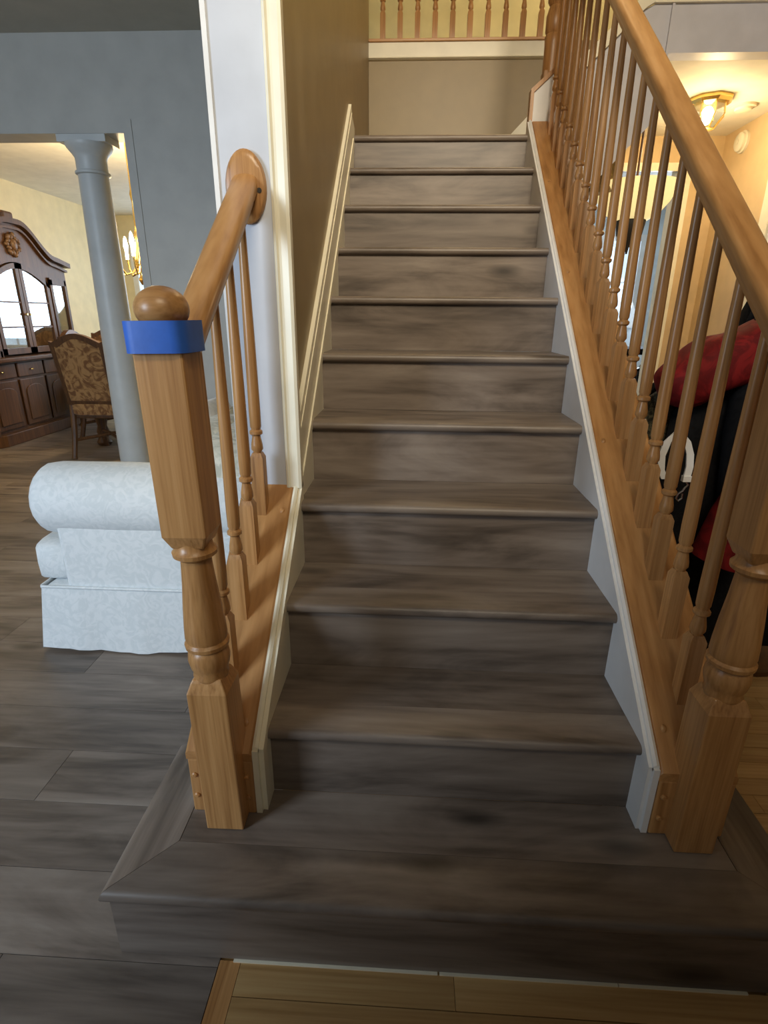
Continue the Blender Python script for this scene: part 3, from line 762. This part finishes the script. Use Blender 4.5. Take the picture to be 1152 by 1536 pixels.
# chandelier
cd = thing('chandelier', 'brass chandelier with curved arms hanging in the dining room', 'chandelier', (-2.50, 4.2, ZC))
obj('stem', MB().lathe([(.05,ZC),(.06,ZC-.02),(.012,ZC-.05),(.012,2.3),(.022,2.26),(.012,2.2),(.014,2.0),(.03,1.95),(.02,1.9),(.035,1.8),(.05,1.72),(.03,1.66),(.02,1.62),(.035,1.58),(.015,1.54)], (-2.5, 4.2, 0), 12), brass, cd, smooth=True)
for i in range(8):
    a = 2*PI*i/8+.2; ca, sa = math.cos(a), math.sin(a)
    am = obj('arm', MB().tube([(-2.5+ca*r, 4.2+sa*r, zz) for r, zz in ((.02,1.72),(.08,1.64),(.15,1.62),(.20,1.68),(.21,1.76))], .008, 6), brass, cd, smooth=True)
    obj('candle_lamp', MB().lathe([(.014,1.76),(.014,1.84),(.022,1.87),(.012,1.93),(.002,1.95)], (-2.5+ca*.21, 4.2+sa*.21, 0), 10), bulb, am, smooth=True)
point('chandelier_light', (-2.5, 4.2, 2.02), 85, WARM, .15)

# ------------------------------------------------------------------ hall lamp, smoke alarm, pendant
hl = thing('ceiling_light', 'octagonal brass and glass ceiling light glowing on the hall ceiling', 'ceiling light', (1.90, 3.5, ZC))
def octa(prof, c, n=8, smooth=False): return MB().lathe(prof, c, n)
obj('canopy', octa([(.145,0),(.145,-.02),(.125,-.035)], (1.90,3.5,ZC)), brass, hl)
gl = [(.105,-.035),(.112,-.10),(.055,-.175)]
for k in range(8):
    a0, a1 = 2*PI*k/8, 2*PI*(k+1)/8
    for (r0, z0), (r1, z1) in zip(gl[:-1], gl[1:]):
        V = [(1.90+r*math.cos(a), 3.5+r*math.sin(a), ZC+zz) for r, a, zz in ((r0,a0,z0),(r0,a1,z0),(r1,a1,z1),(r1,a0,z1))]
        V2 = [(1.90+(v[0]-1.90)*.97, 3.5+(v[1]-3.5)*.97, v[2]) for v in V]
        obj('pane', MB().add(V+V2, [(0,1,2,3),(7,6,5,4),(0,4,5,1),(1,5,6,2),(2,6,7,3),(3,7,4,0)]), lamp_glass, hl)
    obj('rib', MB().tube([(1.90+r*math.cos(a0), 3.5+r*math.sin(a0), ZC+zz) for r, zz in gl], .004, 5), brass, hl)
obj('bulb', MB().pillow((1.90, 3.5, ZC-.095), (.042, .042, .055), 1, 14, 8), bulb, hl, smooth=True)
obj('bottom_plate', octa([(.056,-.172),(.056,-.178)], (1.90,3.5,ZC)), brass, hl)
point('hall_lamp_light', (1.90, 3.5, ZC-.24), 20, WARM, .04)
sd = thing('smoke_alarm', 'round white smoke alarm high on the beige hall wall', 'smoke alarm', (XH, 4.0, 2.57))
obj('base_ring', MB().lathe([(.075,0),(.075,-.018),(.068,-.022)], (XH, 4.0, 2.57), 28, axis='x'), white_pl, sd, smooth=True)
obj('cover', MB().lathe([(.066,-.02),(.064,-.040),(.052,-.050),(.01,-.052)], (XH, 4.0, 2.57), 28, axis='x'), white_pl, sd, smooth=True)
obj('test_button', MB().lathe([(.016,-.050),(.016,-.055),(.012,-.057)], (XH, 4.0, 2.57), 16, axis='x'), white_pl, sd, smooth=True)
va = thing('ceiling_disc', 'small round cream disc mounted on the ceiling beside the lit lamp', 'smoke alarm', (2.19, 3.62, ZC))
obj('base_ring', MB().lathe([(.075,0),(.075,-.015),(.065,-.018)], (2.19, 3.62, ZC), 24), white_pl, va, smooth=True)
obj('cover', MB().lathe([(.055,-.016),(.052,-.032),(.02,-.036)], (2.19, 3.62, ZC), 24), white_pl, va, smooth=True)
pe = thing('pendant_lamp', 'cream glass bowl pendant lamp with dark finial seen between right balusters', 'pendant lamp', (1.46, 3.4, ZC))
obj('rod', MB().lathe([(.05,ZC),(.05,ZC-.02),(.008,ZC-.03),(.008,2.15)], (1.46,3.4,0), 10), walnut, pe, smooth=True)
obj('bowl', MB().lathe([(.05,2.165),(.20,2.175),(.285,2.165),(.275,2.14),(.235,2.06),(.18,1.99),(.11,1.945)], (1.46,3.4,0), 32), glow2, pe, smooth=True)
obj('finial', MB().lathe([(.10,1.948),(.098,1.93),(.085,1.85),(.03,1.80),(.012,1.77),(.006,1.73)], (1.46,3.4,0), 16), dark, pe, smooth=True)

# far room furniture
ft = thing('side_table', 'black topped table in the bright room beyond the hall', 'table', (2.95, 6.3, 0))
obj('table_top', B(2.5, 3.5, 6.0, 6.6, .88, .95), black_f, ft, bevel=.005)
for xx in (2.55, 3.45):
    for yy in (6.05, 6.55): obj('leg', B(xx-.03, xx+.03, yy-.03, yy+.03, 0, .88), walnut, ft)
obj('shelf', B(2.53, 3.47, 6.03, 6.57, .45, .48), walnut, ft)
kp = thing('pot', 'shiny black pot on the shelf of far black table', 'pot', (2.84, 6.25, .48))
obj('body', MB().lathe([(.10,.48),(.15,.52),(.16,.60),(.13,.68),(.05,.71)], (2.84,6.25,0), 20), paint('black_enamel', (.01,.01,.012), .12), kp, smooth=True)
obj('lid_knob', MB().lathe([(.02,.71),(.03,.73),(.02,.75)], (2.84,6.25,0), 12), steel, kp, smooth=True)

# ------------------------------------------------------------------ coats hanging beside the stairs
cs = thing('coat_stand', 'dark coat stand beside the right balustrade holding coats', 'coat stand', (1.30, 1.02, 0))
obj('pole', MB().lathe([(.022,0),(.022,1.6),(.03,1.62),(.01,1.66)], (1.30,1.02,0), 12), walnut, cs, smooth=True)
obj('base', MB().lathe([(.19,0),(.19,.02),(.05,.05)], (1.30,1.02,0), 24), walnut, cs, smooth=True)
for a in (0.3, 1.9, 3.4, 5.0):
    obj('hook', MB().tube([(1.30, 1.02, 1.50), (1.30+.08*math.cos(a), 1.02+.08*math.sin(a), 1.50), (1.30+.11*math.cos(a), 1.02+.11*math.sin(a), 1.54)], .008, 6), steel, cs, smooth=True)
def drape(levels, folds=7, amp=.10, n=56, ph=0, skew=0):
    R = []
    for i, (cx, cy, z, rx, ry) in enumerate(levels):
        t = i/(len(levels)-1); ring = []
        for k in range(n):
            a = 2*PI*k/n
            f = 1 + amp*min(1, t*1.6)*math.sin(folds*a+ph+1.3*math.sin(a*2)+t*.8) + .04*t*math.sin(3*a+ph)
            ring.append((cx+rx*f*math.cos(a), cy+ry*f*math.sin(a), z + .012*math.sin(2*a+ph)*(1-t)))
        R.append(ring)
    return MB().rings(R)
bc = thing('coat', 'long black coat hanging beside the right balustrade', 'coat', (1.10, .98, .12))
obj('body', drape([(1.30,1.02,1.58,.05,.05),(1.29,1.02,1.52,.15,.10),(1.29,1.01,1.40,.19,.15),(1.28,1.0,1.26,.22,.18),(1.18,.98,1.13,.30,.19),(1.08,.97,1.0,.33,.19),(1.06,.97,.55,.33,.20),(1.07,.97,.14,.34,.22)], 8, .15), black_f, bc, smooth=True)
obj('sleeve', MB().tube([(1.10,.86,1.36),(1.04,.80,1.18),(1.02,.77,.95),(1.03,.76,.72)], [.07,.085,.075,.065], 14), black_f, bc, smooth=True)
def hump():
    mb = MB().pillow((.92, .83, 1.165), (.20, .10, .085), .62, 40, 20, Matrix.Rotation(-.46, 3, 'Y'))
    mb.v = [(x, y+.006*math.sin(30*(z-.45*x)+9*x), z+.010*math.sin(26*x+14*z)) for x, y, z in mb.v]
    return mb
obj('sleeve', MB().tube([(1.42,.93,1.38),(1.47,.88,1.18),(1.48,.85,.95),(1.46,.84,.74)], [.075,.08,.072,.062], 14), black_f, bc, smooth=True)
obj('collar', MB().tube([(1.22,.93,1.50),(1.26,.90,1.56),(1.32,.90,1.58),(1.38,.94,1.54)], [.02,.032,.032,.02], 10), black_f, bc, smooth=True)
obj('lapel', MB().tube([(1.27,.885,1.52),(1.24,.84,1.36),(1.20,.795,1.18),(1.16,.775,.95),(1.15,.765,.60),(1.15,.755,.20)], [.02,.028,.02,.014,.012,.012], 8), black_f, bc, smooth=True)
rc = thing('jacket', 'red jacket bunched over the black coat beside right balustrade', 'jacket', (.9, .84, 1.1))
obj('body', hump(), red_f, rc, smooth=True)
obj('sleeve', MB().tube([(1.06,.80,1.22),(1.04,.72,1.02),(1.02,.68,.85),(.98,.66,.70),(.94,.66,.56)], [.05,.055,.06,.085,.08], 14), red_f, rc, smooth=True)
bgm = thing('bag', 'dark olive patterned bag hanging at the left of black coat', 'bag', (.78, .90, .8))
obj('body', drape([(.80,.92,1.06,.03,.03),(.80,.92,1.03,.075,.05),(.80,.92,.95,.085,.06),(.81,.92,.80,.09,.065),(.82,.92,.72,.06,.04)], 4, .06), olive_f, bgm, smooth=True)
obj('strap', MB().tube([(.80,.92,1.05),(.85,.90,1.10),(.92,.88,1.12)], .008, 6), olive_f, bgm, smooth=True)
ls = thing('leash', 'white strap with steel snap hook hanging before the black coat', 'leash', (.78, .78, .82))
P0 = Vector((.757, .70, .86))
def strap(pts, w=.011, th=.003):
    mb = MB(); V = []
    for p in pts:
        x, y, z = p; V += [(x-w, y-th, z), (x+w, y-th, z), (x+w, y+th, z), (x-w, y+th, z)]
    Fs = [(0,1,2,3), (4*len(pts)-4, 4*len(pts)-1, 4*len(pts)-2, 4*len(pts)-3)]
    for i in range(len(pts)-1):
        for k in range(4): Fs.append((4*i+k, 4*i+(k+1)%4, 4*i+4+(k+1)%4, 4*i+4+k))
    return mb.add(V, Fs)
obj('strap', strap([(.770,.70,.965),(.795,.70,.94),(.812,.70,.90),(.818,.70,.86),(.816,.70,.825)]), white, ls)
obj('strap', strap([(.768,.712,.965),(.742,.712,.935),(.732,.712,.89),(.738,.712,.845),(.755,.712,.815)]), white, ls)
obj('collar', B(.803,.829,.692,.708,.812,.830), white, ls)
obj('snap_hook', MB().tube([(.816,.70,.812),(.825,.70,.800),(.817,.70,.790),(.812,.70,.780),(.800,.70,.770),(.796,.70,.755),(.804,.70,.747),(.814,.70,.756),(.813,.70,.772)], .0035, 8), steel, ls, smooth=True)
